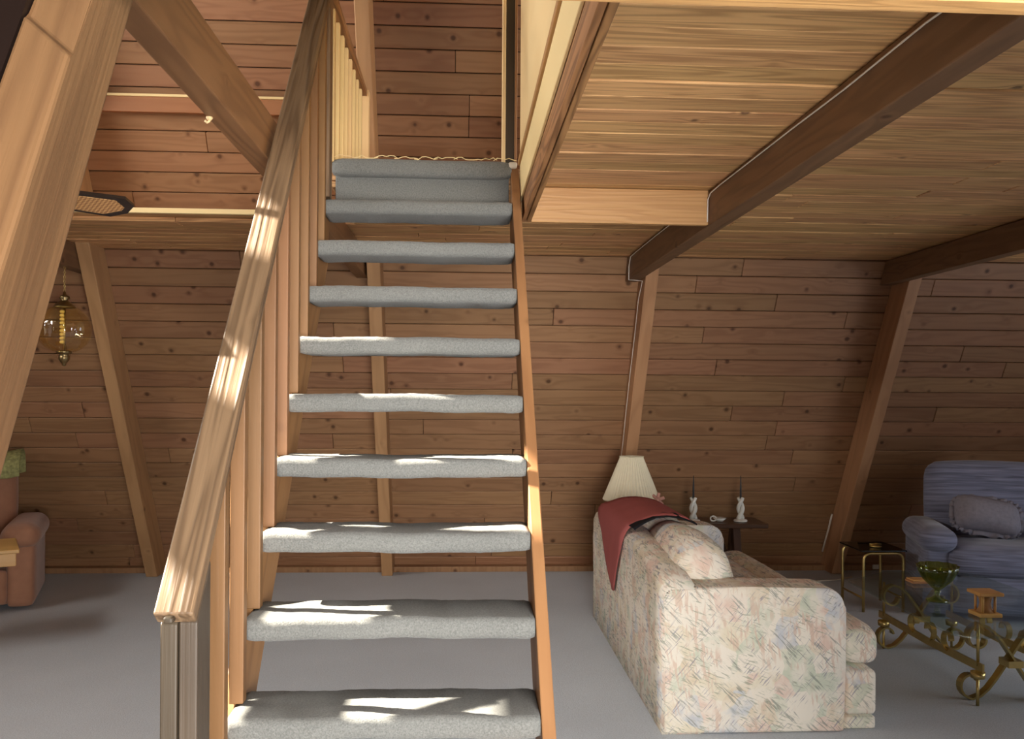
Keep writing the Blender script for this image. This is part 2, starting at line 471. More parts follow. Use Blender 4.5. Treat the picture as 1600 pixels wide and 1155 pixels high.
ang = math.atan(TAN)
Rw = Matrix((Vector((1, 0, 0)), Vector((0, -math.cos(ang), math.sin(ang))), Vector((0, -math.sin(ang), -math.cos(ang))))).transposed().to_4x4()
wall = slope_member('wall_back', XL, XR, [(Y0 + 0.03, 0.0), (Y0 + 0.03 - 7.4 / TAN, 7.4), (Y0 + 0.16 - 7.4 / TAN, 7.4), (Y0 + 0.16, 0.0)], M['gap'], bevel=0)
tag(wall, 'sloping wall of horizontal knotty pine boards across the far side', 'wall', kind='structure')
rw = random.Random(3)
row = 0.142
j = 0
while j * row < 8.0:
    s0 = j * row
    x = XL - rw.uniform(0, 2.5)
    visible = s0 < 5.0
    while x < XR:
        L = rw.uniform(1.7, 3.9) if visible else 9.0
        xa, xb = max(x, XL), min(x + L, XR)
        if XR - xb < 0.35: xb = XR
        if xb - xa > 0.25:
            me = box_me('plank', xb - xa - 0.003, row - 0.006, 0.02, 0.004)
            c = Vector(((xa + xb) / 2, Y0 - math.cos(ang) * (s0 + row / 2), math.sin(ang) * (s0 + row / 2)))
            nrm = Rw.to_3x3() @ Vector((0, 0, 1))
            link('plank', me, M['wall'], wall, Matrix.Translation(c - nrm * (0.01 + rw.uniform(0, 0.003))) @ Rw)
        x = xb if xb < XR else XR
        if xb >= XR: break
    j += 1
bb = slope_member('baseboard_back', XL, XR, [(7.94, 0.0), (7.925, 0.05), (far_y(0.05), 0.05), (far_y(0.0), 0.0)], M['wall'])
tag(bb, 'low pine baseboard along the foot of the sloping wall', 'baseboard', kind='structure')

RAFTERS = [(-2.675, -2.58), (-0.683, -0.588), (1.323, 1.418), (3.285, 3.38)]
RL = ['pine rafter behind the hanging amber globe lamp', 'pine rafter seen between the stair treads', 'pine rafter rising behind the cream lampshade', 'pine rafter rising behind the blue recliner']
for (xa, xb), lb in zip(RAFTERS, RL):
    z1 = 5.6
    r_ = slope_member('rafter', xa, xb, [(Y0 - 0.275, 0.0), (Y0 - 0.275 - z1 / TAN, z1), (Y0 - z1 / TAN, z1), (Y0, 0.0)], M['rafter'], bevel=0.006)
    tag(r_, lb, 'rafter', 'rafters on the sloping wall', 'structure')

# loft deck underside: planks across, beams along the depth
ceil = thing('ceiling', 'underside of the loft made of rough grained planks', 'ceiling', (2.5, 4.0, 2.61), kind='structure')
rc = random.Random(11)
y = 1.72
def plank_row(y0_, y1_, xa, xb):
    x = xa
    while x < xb - 0.01:
        L = rc.uniform(1.8, 3.6)
        xe = min(x + L, xb)
        if xb - xe < 0.5: xe = xb
        dz = rc.uniform(-0.003, 0.003)
        box('plank', (x, y0_ + 0.002, 2.61 + dz), (xe - 0.002, y1_ - 0.002, 2.636), M['ceil'], ceil, bevel=0.004)
        x = xe
while y < 6.6:
    y1 = y + 0.145
    if y1 < 4.42: plank_row(y, y1, 0.336, 5.95)
    elif y < 4.44: plank_row(y, y1, 0.336, 5.95)
    elif y < 5.38: plank_row(y, min(y1, far_y(2.636)), -0.655, 5.95)
    else: plank_row(y, min(y1, far_y(2.636)), XL + 0.02, 5.95)
    y = y1
loft = thing('floor_loft', 'loft floor deck above the ceiling planks', 'floor', (2.5, 4.0, 2.64), kind='structure')
box('deck', (0.336, 1.80, 2.638), (5.97, 4.45, 2.70), M['ceil'], loft, bevel=0)
box('deck', (-0.655, 4.47, 2.638), (5.97, 6.55, 2.712), M['ceil'], loft, bevel=0)
rim = box('rim_board', (XL + 0.02, 5.385, 2.638), (-0.79, 5.41, 2.668), M['ply'], loft)
box('deck', (XL + 0.02, 5.41, 2.638), (-0.66, 6.55, 2.66), M['ceil'], loft, bevel=0)

tb = [(1.22, 1.31, 1.85, far_y(2.43) - 0.02, M['tie'], 'dark tie beam with a white cable, above the sofa'),
      (3.185, 3.275, 1.85, far_y(2.43) - 0.02, M['tie'], 'dark tie beam over the blue recliner'),
      (-0.785, -0.702, 1.68, far_y(2.44) - 0.02, M['tie_pale'], 'thick tie beam crossing behind the stair handrail'),
      (-2.768, -2.678, 1.68, far_y(2.43) - 0.02, M['tie'], 'dark tie beam that carries the amber globe lamp')]
for xa, xb, ya, yb, mt, lb in tb:
    z0 = 2.432
    o = slope_member('tie_beam', xa, xb, [(ya, z0), (yb, z0), (yb - 0.17 / TAN, z0 + 0.172), (ya, z0 + 0.172)], mt, bevel=0.005)
    tag(o, lb, 'beam', 'tie beams between the roof slopes', 'structure')
hd = box('header_beam', (0.335, 4.40, 2.437), (1.219, 4.438, 2.609), M['header'], bevel=0.003)
tag(hd, 'pale header board across the end of the stair opening', 'beam', kind='structure')

# stairwell side: trimmer, plywood guard wall, strip, end post
sw = thing('wall_stairwell', 'pale plywood guard wall along the stair opening', 'wall', (0.29, 3.0, 2.44), kind='structure')
box('trimmer', (0.288, 1.80, 2.44), (0.3085, 4.398, 2.61), M['trimmer'], sw, axis='Y')
box('trimmer', (0.3115, 1.80, 2.437), (0.333, 4.398, 2.61), M['trimmer'], sw, axis='Y')
box('fascia_panel', (0.276, 1.80, 2.535), (0.287, 4.398, 2.71), M['ply'], sw, axis='Y')
box('guard_panel', (0.276, 1.75, 2.74), (0.33, 4.40, 4.2), M['ply'], sw, axis='Y')
box('strip', (0.266, 1.80, 2.711), (0.30, 4.40, 2.739), M['strip'], sw, axis='Y')
post = thing('trim_1', 'narrow upright door trim at the top of the stairs', 'trim', (0.23, 4.46, 2.72), kind='structure')
box('trim_board', (0.190, 4.45, 2.714), (0.207, 4.52, 4.3), M['ply'], post, axis='Z')
box('trim_board', (0.208, 4.456, 2.714), (0.250, 4.52, 4.3), M['newel'], post, axis='Z')
box('trim_board', (0.251, 4.45, 2.714), (0.264, 4.52, 4.3), M['strip'], post, axis='Z')

# near slope of the roof with the opening into the room behind the camera
def near_panel(xa, xb, z0, z1):
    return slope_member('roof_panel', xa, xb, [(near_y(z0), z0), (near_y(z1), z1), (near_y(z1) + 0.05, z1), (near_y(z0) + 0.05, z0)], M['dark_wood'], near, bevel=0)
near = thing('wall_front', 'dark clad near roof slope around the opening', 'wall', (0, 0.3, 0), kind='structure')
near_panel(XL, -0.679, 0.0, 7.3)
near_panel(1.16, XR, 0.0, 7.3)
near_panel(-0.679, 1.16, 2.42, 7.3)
zn = 2.10
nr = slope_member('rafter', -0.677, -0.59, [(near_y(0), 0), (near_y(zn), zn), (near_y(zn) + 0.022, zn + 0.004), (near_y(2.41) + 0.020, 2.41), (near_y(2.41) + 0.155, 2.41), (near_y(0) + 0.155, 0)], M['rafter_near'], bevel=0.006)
M4 = nr.matrix_basis
for v in nr.data.vertices:                      # the notch runs aslant across the face
    w = M4 @ v.co
    if abs(w.z - zn) < 0.03 and w.y < near_y(w.z) + 0.06:
        v.co.x += 0.085 * max(0.0, (-0.59 - w.x) / 0.087) * 1.0
tag(nr, 'broad pale rafter slanting close to the camera', 'rafter', 'rafters beside the opening', 'structure')
# notch block lying on the rafter's upper end
hb = thing('header_beam', 'dark header beam with a pale edge over the opening', 'beam', (0.4, 1.46, 2.22), kind='structure')
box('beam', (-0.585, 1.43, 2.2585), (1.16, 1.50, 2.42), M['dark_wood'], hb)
box('edge_board', (-0.585, 1.44, 2.253), (1.16, 1.49, 2.258), M['header'], hb)

# gable walls, room behind: closed shell, openings cut to aim the sun
def holed_wall(name, x0, x1, y0_, y1_, z0, z1, holes, mat):
    ys = sorted({y0_, y1_, *[h[0] for h in holes], *[h[1] for h in holes]})
    zs = sorted({z0, z1, *[h[2] for h in holes], *[h[3] for h in holes]})
    vs, fs = [], []
    for a, b in zip(ys, ys[1:]):
        for c, d in zip(zs, zs[1:]):
            if any(h[0] <= a and b <= h[1] and h[2] <= c and d <= h[3] for h in holes): continue
            i = len(vs)
            vs += [(x, yy, zz) for x in (x0, x1) for yy in (a, b) for zz in (c, d)]
            fs += [(i, i + 1, i + 3, i + 2), (i + 4, i + 6, i + 7, i + 5), (i, i + 4, i + 5, i + 1), (i + 2, i + 3, i + 7, i + 6), (i, i + 2, i + 6, i + 4), (i + 1, i + 5, i + 7, i + 3)]
    me = bpy.data.meshes.new(name); me.from_pydata(vs, [], fs)
    return link(name, me, mat)
SUN_HOLES = [(2.90, 3.03, 4.74, 4.93), (3.35, 3.50, 5.29, 5.49), (3.74, 3.94, 5.72, 5.98), (3.36, 3.98, 4.20, 5.05), (4.05, 4.60, 5.0, 5.85)]  # unseen openings, shaped so sun patches land on handrail and treads
gl = holed_wall('wall_left', XL - 0.06, XL, -0.5, 8.4, 0.0, 7.6, SUN_HOLES, M['wall'])
tag(gl, 'left gable wall of pine with small high openings shaped for the sun patches', 'wall', kind='structure')
gr = box('wall_right', (XR, -0.5, 0), (XR + 0.06, 8.4, 7.6), M['wall'], bevel=0)
tag(gr, 'right gable wall of pine', 'wall', kind='structure')
ext = thing('wall_entry', 'plain walls and ceiling of the room behind the camera', 'wall', (0, -2, 0), kind='structure')
box('wall_board', (-2.3, -3.1, 0), (3.6, -3.0, 2.5), M['wall'], ext, bevel=0)
box('wall_board', (-2.4, -3.1, 0), (-2.3, 1.5, 2.5), M['wall'], ext, bevel=0)
box('wall_board', (3.6, -3.1, 0), (3.7, 1.5, 2.5), M['wall'], ext, bevel=0)
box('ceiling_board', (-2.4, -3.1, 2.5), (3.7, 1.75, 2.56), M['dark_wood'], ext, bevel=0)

# ledge on the sloping wall above the loft strip
lz = 3.43
led = thing('trim_2', 'reddish ledge board high on the sloping wall', 'trim', (-1.6, far_y(lz), lz), kind='structure')
box('ledge_board', (-2.57, far_y(lz) - 0.10, 3.435), (-0.69, far_y(3.56) - 0.0, 3.535), M['red_wood'], led)
box('lip', (-2.57, far_y(lz) - 0.11, 3.536), (-0.69, far_y(3.56) - 0.0, 3.553), M['ply'], led)

# ------------------------------------------------------------------ staircase
ST = thing('staircase', 'open-riser wooden staircase with grey carpeted treads and one handrail', 'staircase', (-0.2, 2.1, 0))
RISE, RUN, YF = 0.2268, 0.2104, 2.53
def nose_y(i): return YF + RUN * (i - 3)
SL = RISE / RUN
def str_top(yy): return 3 * RISE + SL * (yy - YF - 0.028)
for xa, xb, dn in ((-0.70, -0.658, 0.13), (0.232, 0.272, 0.0)):
    ya = YF + 0.028 - 3 * RUN + dn / SL
    yt = 4.44
    yb_ = ya + 0.345 / SL
    slope_member('stringer', xa, xb, [(ya, 0.0), (yt, str_top(yt) - dn), (yt, str_top(yt) - 0.345 - dn), (yb_, 0.0)], M['stringer'], ST, bevel=0.004)
def tread_me(seed):
    rnd = random.Random(seed)
    bm = bmesh.new()
    W2, D2, H2, r = 0.442, 0.132, 0.034, 0.024
    prof = []
    for (cy, cz, a0) in ((-D2 + r, H2 - r, 90), (-D2 + r, -H2 + r, 180), (D2 - r, -H2 + r, 270), (D2 - r, H2 - r, 0)):
        for k in range(5):
            a = math.radians(a0 + 90 * k / 4)
            prof.append((cy + r * math.cos(a), cz + r * math.sin(a)))
    NX = 48; rings = []
    ph = [rnd.uniform(0, 6) for _ in range(4)]
    for i in range(NX + 1):
        x = -W2 + 2 * W2 * i / NX
        w = 0.0022 * math.sin(x * 9 + ph[0]) + 0.0016 * math.sin(x * 23 + ph[1])
        edge = 0.85 if i in (0, NX) else 1.0
        rings.append([bm.verts.new((x, yy * (0.985 if i in (0, NX) else 1) + (w if yy < 0 else 0) + rnd.uniform(-0.0009, 0.0009), zz * edge + w * 0.8 + rnd.uniform(-0.0009, 0.0009))) for yy, zz in prof])
    n = len(prof)
    for A, B in zip(rings, rings[1:]):
        for k in range(n): bm.faces.new((A[k], A[(k + 1) % n], B[(k + 1) % n], B[k]))
    bm.faces.new(rings[0]); bm.faces.new(rings[-1])
    return from_bm('tread', bm, True)
for i in range(1, 12):
    link('tread', tread_me(i), M['tread'], ST, Matrix.Translation((-0.213, nose_y(i) + 0.132, RISE * i - 0.034)))
# landing nosing, carpeted riser and its frayed edge
lan = rbox('landing_nosing', (-0.645, 4.395, 2.648), (0.236, 4.47, 2.735), 0.03, M['tread'], ST, n=14, wob=0.002)
box('landing_riser', (-0.628, 4.446, 2.47), (0.225, 4.468, 2.66), M['tread'], ST, bevel=0.004)
rf = random.Random(5)
for k in range(9):
    xs = -0.63 + k * 0.097; n_ = 7
    pts = [(xs + 0.115 * q / (n_ - 1), 4.412 + rf.uniform(-0.006, 0.006), 2.737 + rf.uniform(-0.002, 0.014) * (1 if 0 < q < n_ - 1 else 0.2)) for q in range(n_)]
    tube('fray_thread', pts, 0.0022, M['ply'], lan, 5)
link('fray_tuft', rbox_me('fray_tuft', 0.022, 0.018, 0.016, 0.012, wob=0.006, seed=4), M['wire'], lan, Matrix.Translation((0.238, 4.415, 2.715)))
# handrail, newel, balusters
def rail_z(yy): return 1.10 + 1.146 * (yy - 2.03)          # top face of the handrail
dr = Vector((1, 1.146)).normalized(); nr2 = Vector((-dr.y, dr.x))
p0 = Vector((2.03, rail_z(2.03))); p1 = Vector((4.17, rail_z(4.17)))
th = 0.042
hr = slope_member('handrail', -0.683, -0.595, [tuple(p0), tuple(p1), tuple(p1 - nr2 * th), tuple(p0 - nr2 * th)], M['rail'], ST, bevel=0.005)
kn = link('rail_knot', rbox_me('rail_knot', 0.011, 0.014, 0.008, 0.006, wob=0.006, seed=9), M['newel'], hr, Matrix.Translation((-0.648, 2.036, 1.088)))
def rail_under(yy): return rail_z(yy) - th / dr.x - 0.002
slope_member('newel_post', -0.676, -0.638, [(2.06, 0.0), (2.06, rail_under(2.06)), (2.16, rail_under(2.16)), (2.16, 0.0)], M['newel'], ST, bevel=0.004)
slope_member('newel_post', -0.635, -0.594, [(2.063, 0.0), (2.063, rail_under(2.063)), (2.17, rail_under(2.17)), (2.17, 0.0)], M['newel'], ST, bevel=0.004)
for i in range(1, 11):
    for q in (0.125,):
        yb0 = nose_y(i) + q
        if yb0 < 2.20: continue
        zb = RISE * i + 0.001
        slope_member('baluster', -0.674, -0.632, [(yb0, zb), (yb0, rail_under(yb0)), (yb0 + 0.042, rail_under(yb0 + 0.042)), (yb0 + 0.042, zb)], M['baluster'], ST, bevel=0.003)

# guard on the loft beside the landing
LG = thing('loft_railing', 'pale loft guard railing with upright balusters beside the landing', 'railing', (-0.64, 5.0, 2.72))
box('post', (-0.694, 4.20, 2.50), (-0.622, 4.285, 3.52), M['rail'], LG, axis='Z')
box('post', (-0.675, 5.70, 2.714), (-0.60, 5.775, 3.50), M['baluster_pale'], LG, axis='Z')
box('top_rail', (-0.70, 4.286, 3.46), (-0.612, 5.78, 3.50), M['trimmer'], LG, axis='Y')
for k in range(8):
    yy = 4.40 + k * 0.165
    box('baluster', (-0.668, yy, 2.714), (-0.63, yy + 0.038, 3.458), M['baluster_pale'], LG, axis='Z')

# ------------------------------------------------------------------ sofa
SO = thing('sofa', 'cream sofa with pastel brushstroke print, seen from behind its back', 'sofa', (1.45, 5.25, 0))
def back_poly():
    top = [(4.145, 0.70), (4.30, 0.735), (4.55, 0.775), (4.85, 0.80), (5.3, 0.815), (5.8, 0.81), (6.1, 0.80), (6.28, 0.775), (6.33, 0.75), (6.335, 0.66), (6.355, 0.62)]
    return top
bm = bmesh.new()
top = back_poly(); NS = 9
cols = []
for yy, zt in top:
    colv = []
    prof = [(0.945, 0.0), (0.945, zt * 0.5), (0.940, zt - 0.05)]
    for k in range(7):
        a = PI - PI * k / 6
        prof.append((1.03 + 0.09 * math.cos(a), zt - 0.05 + 0.05 * math.sin(a)))
    prof += [(1.13, 0.35), (1.13, 0.0)]
    cols.append([bm.verts.new((x - 1.03, yy - 5.25, z)) for x, z in prof])
for A, B in zip(cols, cols[1:]):
    for k in range(len(A) - 1): bm.faces.new((A[k], A[k + 1], B[k + 1], B[k]))
    bm.faces.new((A[-1], A[0], B[0], B[-1]))
bm.faces.new(cols[0]); bm.faces.new(cols[-1][::-1])
link('backrest', from_bm('backrest', bm, True), M['sofa'], SO, Matrix.Translation((1.03, 5.25, 0.0)))
def arm_me():
    prof = [(0.95, 0.0), (0.95, 0.64)]
    for k in range(5):
        a = PI - PI / 2 * k / 4; prof.append((0.99 + 0.04 * math.cos(a), 0.645 + 0.04 * math.sin(a)))
    prof.append((1.35, 0.69))
    for k in range(7):
        a = PI / 2 - PI / 2 * k / 6; prof.append((1.725 + 0.095 * math.cos(a), 0.585 + 0.095 * math.sin(a)))
    prof += [(1.82, 0.3), (1.82, 0.0)]
    poly = [(x - 1.38, z - 0.34) for x, z in prof]
    return prism_me('arm', poly[::-1], 0.22, 0.018)
Rx = Matrix.Rotation(PI / 2, 4, 'X')
am = arm_me(); am.transform(Rx); smooth(am)
for yy in (4.25, 6.235):
    link('arm', am, M['sofa'], SO, Matrix.Translation((1.38, yy, 0.34)))
box('base', (1.14, 4.37, 0.03), (1.83, 6.12, 0.29), M['sofa'], SO, bevel=0.01)
rbox('front_rail', (1.825, 4.165, 0.062), (1.992, 6.32, 0.29), 0.035, M['sofa'], SO, puff=(0.008, 0, 0))
rbox('skirt', (1.825, 4.175, 0.0), (1.985, 6.31, 0.062), 0.012, M['sofa'], SO)
for k, (ya, yb) in enumerate(((4.165, 5.24), (5.25, 6.32))):
    rbox('seat_cushion', (1.825, ya, 0.294), (2.01, yb, 0.488), 0.07, M['sofa'], SO, puff=(0.012, 0, 0.006), seed=k)
    a_, b_ = max(ya, 4.365), min(yb, 6.12)
    rbox('seat_cushion', (1.15, a_, 0.294), (1.86, b_, 0.478), 0.05, M['sofa'], SO, puff=(0, 0, 0.015), seed=k)
for k, (ya, yb) in enumerate(((4.33, 5.22), (5.24, 6.14))):
    rbox('back_cushion', (1.09, ya, 0.44), (1.36, yb, 0.86), 0.13, M['sofa'], SO, puff=(0.05, 0.01, 0.035), rot=Matrix.Rotation(-0.30, 4, 'Y'), wob=0.006, seed=k + 5)

# red throw over the sofa back (a diamond with one corner hanging behind)
path = [(0.932, 0.39), (0.930, 0.52), (0.930, 0.65), (0.928, 0.76), (0.945, 0.835), (1.0, 0.862), (1.06, 0.895), (1.13, 0.912), (1.20, 0.912), (1.26, 0.90), (1.31, 0.87)]
def path_at(s):
    acc = 0
    for a, b in zip(path, path[1:]):
        l = math.dist(a, b)
        if acc + l >= s: f_ = (s - acc) / l; return (a[0] + (b[0] - a[0]) * f_, a[1] + (b[1] - a[1]) * f_)
        acc += l
    return path[-1]
TOT = sum(math.dist(a, b) for a, b in zip(path, path[1:]))
grid = []
for i in range(25):
    s = TOT * i / 24
    left = 0.02 + 0.62 * min(1, s / 0.42) ** 0.9 if s < 0.42 else max(0.02, 0.64 - 1.0 * (s - 0.42))
    right = 0.02 + 0.42 * min(1, s / 0.5) ** 1.1 if s < 0.5 else 0.44 + 0.25 * (s - 0.5)
    px, pz = path_at(s)
    rowp = []
    for q in range(13):
        yy = 5.44 - right + (left + right) * q / 12
        wv = 0.008 * math.sin(q * 1.1 + i * 0.3) if s < 0.4 else 0.006 * math.sin(q * 0.9)
        rowp.append((px - (abs(wv) if s < 0.42 else 0), yy, pz + (abs(wv) if s >= 0.42 else 0)))
    grid.append(rowp)
tw = sheet('throw_blanket', grid, 0.008, M['red'])
tag(tw, 'dusty red throw draped over the back of the cream sofa', 'throw')
g2 = []
for i in range(7):
    s = 0.46 + 0.42 * i / 6
    px, pz = path_at(min(s, TOT))
    g2.append([(px - 0.004, 4.90 + 0.16 * q / 4 + 0.02 * math.sin(i), pz + 0.004 + 0.004 * math.sin(q + i)) for q in range(5)])
bs = sheet('scarf', g2, 0.006, M['black'])
tag(bs, 'black scarf peeking out beside the red throw on the sofa', 'scarf')

# ------------------------------------------------------------------ lamp and its table
ET = thing('end_table', 'small dark end table hidden behind the sofa under the lamp', 'table', (1.29, 6.75, 0))
box('table_top', (1.05, 6.52, 0.40), (1.55, 7.0, 0.43), M['walnut'], ET)
for sx in (1.08, 1.49):
    for sy in (6.55, 6.94): box('leg', (sx, sy, 0), (sx + 0.035, sy + 0.035, 0.399), M['walnut'], ET, axis='Z')
TL = thing('table_lamp', 'table lamp with pleated cream shade behind the sofa', 'lamp', (1.29, 6.75, 0.43))
lathe('lamp_base', [(0.09, 0), (0.09, 0.015), (0.05, 0.03), (0.075, 0.09), (0.085, 0.15), (0.06, 0.22), (0.025, 0.27), (0.02, 0.34), (0.015, 0.36)], (1.29, 6.75, 0.431), M['antique'], TL)
NP = 46
def shade_me():
    bm = bmesh.new(); rings = []
    for (r, z) in ((0.208, 0.78), (0.213, 0.79), (0.205, 0.81), (0.088, 1.105), (0.092, 1.115), (0.084, 1.115), (0.081, 1.10), (0.198, 0.81), (0.204, 0.78)):
        rings.append([bm.verts.new(((r + 0.0045 * (1 if k % 2 else -1) * (r / 0.2)) * math.cos(2 * PI * k / (2 * NP)), (r + 0.0045 * (1 if k % 2 else -1) * (r / 0.2)) * math.sin(2 * PI * k / (2 * NP)), z - 0.79)) for k in range(2 * NP)])
    for A, B in zip(rings, rings[1:]):
        for k in range(2 * NP): bm.faces.new((A[k], A[(k + 1) % (2 * NP)], B[(k + 1) % (2 * NP)], B[k]))
    return from_bm('lamp_shade', bm)
link('lamp_shade', shade_me(), M['shade'], TL, Matrix.Translation((1.29, 6.75, 0.79)))
oc = Vector((1.462, 6.61, 0.80))
orn = link('shade_ornament', rbox_me('shade_ornament', 0.018, 0.014, 0.018, 0.012), M['pink'], TL, Matrix.Translation(oc))
orn['label'] = 'small dusty pink fabric flower with a hanging drop'
for k in range(6):
    a = 2 * PI * k / 6 + 0.3
    link('petal', rbox_me('petal', 0.024, 0.008, 0.013, 0.008), M['pink'], orn, Matrix.Translation(oc + Vector((0.03 * math.cos(a), 0.004 * (k % 2), 0.03 * math.sin(a)))) @ Matrix.Rotation(-a, 4, 'Y'))
tube('drop', [oc + Vector((0, -0.004, -0.03)), oc + Vector((0.0, -0.004, -0.06)), oc + Vector((0, -0.004, -0.09))], [0.003, 0.004, 0.008], M['white'], orn)

# ------------------------------------------------------------------ console table with candlesticks
CT = thing('console_table', 'dark trestle console table by the sloping wall', 'table', (2.05, 7.2, 0))
box('table_top', (1.64, 6.98, 0.528), (2.435, 7.36, 0.565), M['walnut'], CT, bevel=0.006)
for xx in (1.86, 2.22):
    for sy in (-1, 1):
        slope_member('leg', xx - 0.03, xx + 0.03, [(7.17 + sy * 0.14 - 0.03, 0.0), (7.17 + sy * 0.02 - 0.03, 0.526), (7.17 + sy * 0.02 + 0.03, 0.526), (7.17 + sy * 0.14 + 0.03, 0.0)], M['walnut'], CT)
for sx in (-1, 1):
    a, b = (2.04 + sx * 0.13, 0.24), (2.04 + sx * 0.02, 0.52)
    strap('brace', [(a[0], 7.17, a[1]), ((a[0] + b[0]) / 2, 7.17, (a[1] + b[1]) / 2), (b[0], 7.17, b[1])], (0, 1, 0), 0.04, 0.03, M['walnut'], CT)
box('stretcher', (1.88, 7.15, 0.21), (2.20, 7.19, 0.25), M['walnut'], CT)
def candlestick(x, y_, lb):
    t = thing('candlestick', lb, 'candlestick', (x, y_, 0.566), group='candlesticks on the console table')
    lathe('base', [(0.052, 0.0), (0.055, 0.008), (0.05, 0.016), (0.02, 0.022)], (x, y_, 0.567), M['white'], t)
    for ph in (0, PI):
        pts = [(x + 0.017 * math.cos(ph + 5.6 * q / 14), y_ + 0.017 * math.sin(ph + 5.6 * q / 14), 0.588 + 0.17 * q / 14) for q in range(15)]
        tube('twisted_stem', pts, [0.018 - 0.004 * q / 14 for q in range(15)], M['white'], t, 10)
    tube('candle', [(x, y_, 0.75), (x, y_, 0.85), (x, y_, 0.935)], [0.009, 0.007, 0.003], M['candle'], t)
candlestick(1.86, 7.10, 'twisted white candlestick with dark taper, on the console nearer the sofa')
candlestick(2.245, 7.10, 'twisted white candlestick with dark taper, at the console end away from the sofa')
DS = thing('dish', 'small white dish between the two twisted candlesticks', 'dish', (2.045, 7.1, 0.566))
lathe('bowl', [(0.02, 0.0), (0.028, 0.004), (0.055, 0.03), (0.052, 0.031), (0.025, 0.008), (0.0, 0.006)], (2.075, 7.1, 0.567), M['white'], DS)
tube('handle', [(2.02 + 0.024 * math.cos(a), 7.09, 0.592 + 0.02 * math.sin(a)) for a in [2 * PI * k / 12 for k in range(12)]], 0.006, M['white'], DS, 6, True)

# ------------------------------------------------------------------ recliners
def recliner(name, label, loc, rz, mat, W=1.0, back_h=1.06, arm_h=0.60, seat_h=0.50, inset=0.16):
    t = thing(name, label, 'armchair', loc, rz)
    B = Matrix.Translation(loc) @ Matrix.Rotation(rz, 4, 'Z')
    h = W / 2
    rbox('base', (-h + 0.16, -0.36, 0.03), (h - 0.16, 0.42, 0.30), 0.05, mat, t, base=B)
    rbox('footrest', (-h + 0.19, -0.44, 0.05), (h - 0.19, -0.34, 0.31), 0.045, mat, t, puff=(0, 0.02, 0), base=B)
    rbox('seat_cushion', (-h + 0.17, -0.45, 0.315), (h - 0.17, 0.22, seat_h), 0.08, mat, t, puff=(0, 0.015, 0.03), base=B)
    for s in (-1, 1):
        xa = s * (h - 0.11)
        a = rbox('arm', (xa - 0.095, -0.40, 0.02), (xa + 0.095, 0.40, arm_h - 0.06), 0.05, mat, t, base=B)
        rbox('arm_pad', (xa - 0.125, -0.45, arm_h - 0.15), (xa + 0.125, 0.36, arm_h + 0.02), 0.082, mat, a, puff=(0.01, 0.01, 0.012), base=B)
    bk = rbox('backrest', (-h + inset, 0.20, 0.36), (h - inset, 0.42, back_h), 0.10, mat, t, puff=(0.015, 0.05, 0.02), rot=Matrix.Rotation(-0.16, 4, 'X'), n=10, base=B)
    return t, B
bt, BB = recliner('recliner', 'blue grey ribbed velour recliner with a ruffled pillow on it', (4.0, 6.45, 0), math.radians(-17), M['blue'], W=1.22, back_h=1.07, arm_h=0.62, seat_h=0.52)
PL = thing('pillow', 'grey ruffled pillow lying on the blue recliner', 'pillow', tuple((BB @ Vector((-0.11, -0.02, 0.55)))), math.radians(-17))
PB = BB @ Matrix.Translation((-0.11, -0.06, 0.70)) @ Matrix.Rotation(-0.55, 4, 'X') @ Matrix.Rotation(0.12, 4, 'Y')
link('cushion', rbox_me('cushion', 0.22, 0.085, 0.135, 0.08, (0, 0.05, 0), 8, 0.012, 2), M['blue_plain'], PL, PB)
def ruffle_me():
    bm = bmesh.new(); A = []; Bv = []; N = 120
    for k in range(N):
        a = 2 * PI * k / N
        ce, se = math.cos(a), math.sin(a)
        sx = math.copysign(abs(ce) ** 0.6, ce) * 0.205; sz = math.copysign(abs(se) ** 0.6, se) * 0.12
        w = 0.018 * math.sin(a * 24) + 0.008 * math.sin(a * 41)
        A.append(bm.verts.new((sx, 0, sz))); Bv.append(bm.verts.new((sx * 1.22, w, sz * 1.36)))
    for k in range(N): bm.faces.new((A[k], A[(k + 1) % N], Bv[(k + 1) % N], Bv[k]))
    return from_bm('ruffle', bm, True)
rfo = link('ruffle', ruffle_me(), M['blue_plain'], PL, PB)
md = rfo.modifiers.new('thickness', 'SOLIDIFY'); md.thickness = 0.006

lt, LB = recliner('recliner', 'brown velour recliner beside the light oak table', (-3.69, 6.84, 0), math.radians(19), M['brown'], W=1.08, inset=0.22, back_h=1.04, arm_h=0.60, seat_h=0.47)
g3 = []
for i in range(9):
    pth = [(0.15, 0.90), (0.17, 0.97), (0.205, 1.035), (0.26, 1.075), (0.34, 1.09), (0.42, 1.085), (0.50, 1.05), (0.535, 0.98), (0.545, 0.90)][i]
    g3.append([tuple(LB @ Vector((-0.30 + 0.66 * q / 8, pth[0] + 0.006 * math.sin(q * 2 + i), pth[1] + 0.012 + 0.012 * math.sin(q * 1.7)))) for q in range(9)])
gt = sheet('throw_blanket', g3, 0.014, M['throw_green'])
tag(gt, 'green floral throw folded over the top of the brown recliner', 'throw')

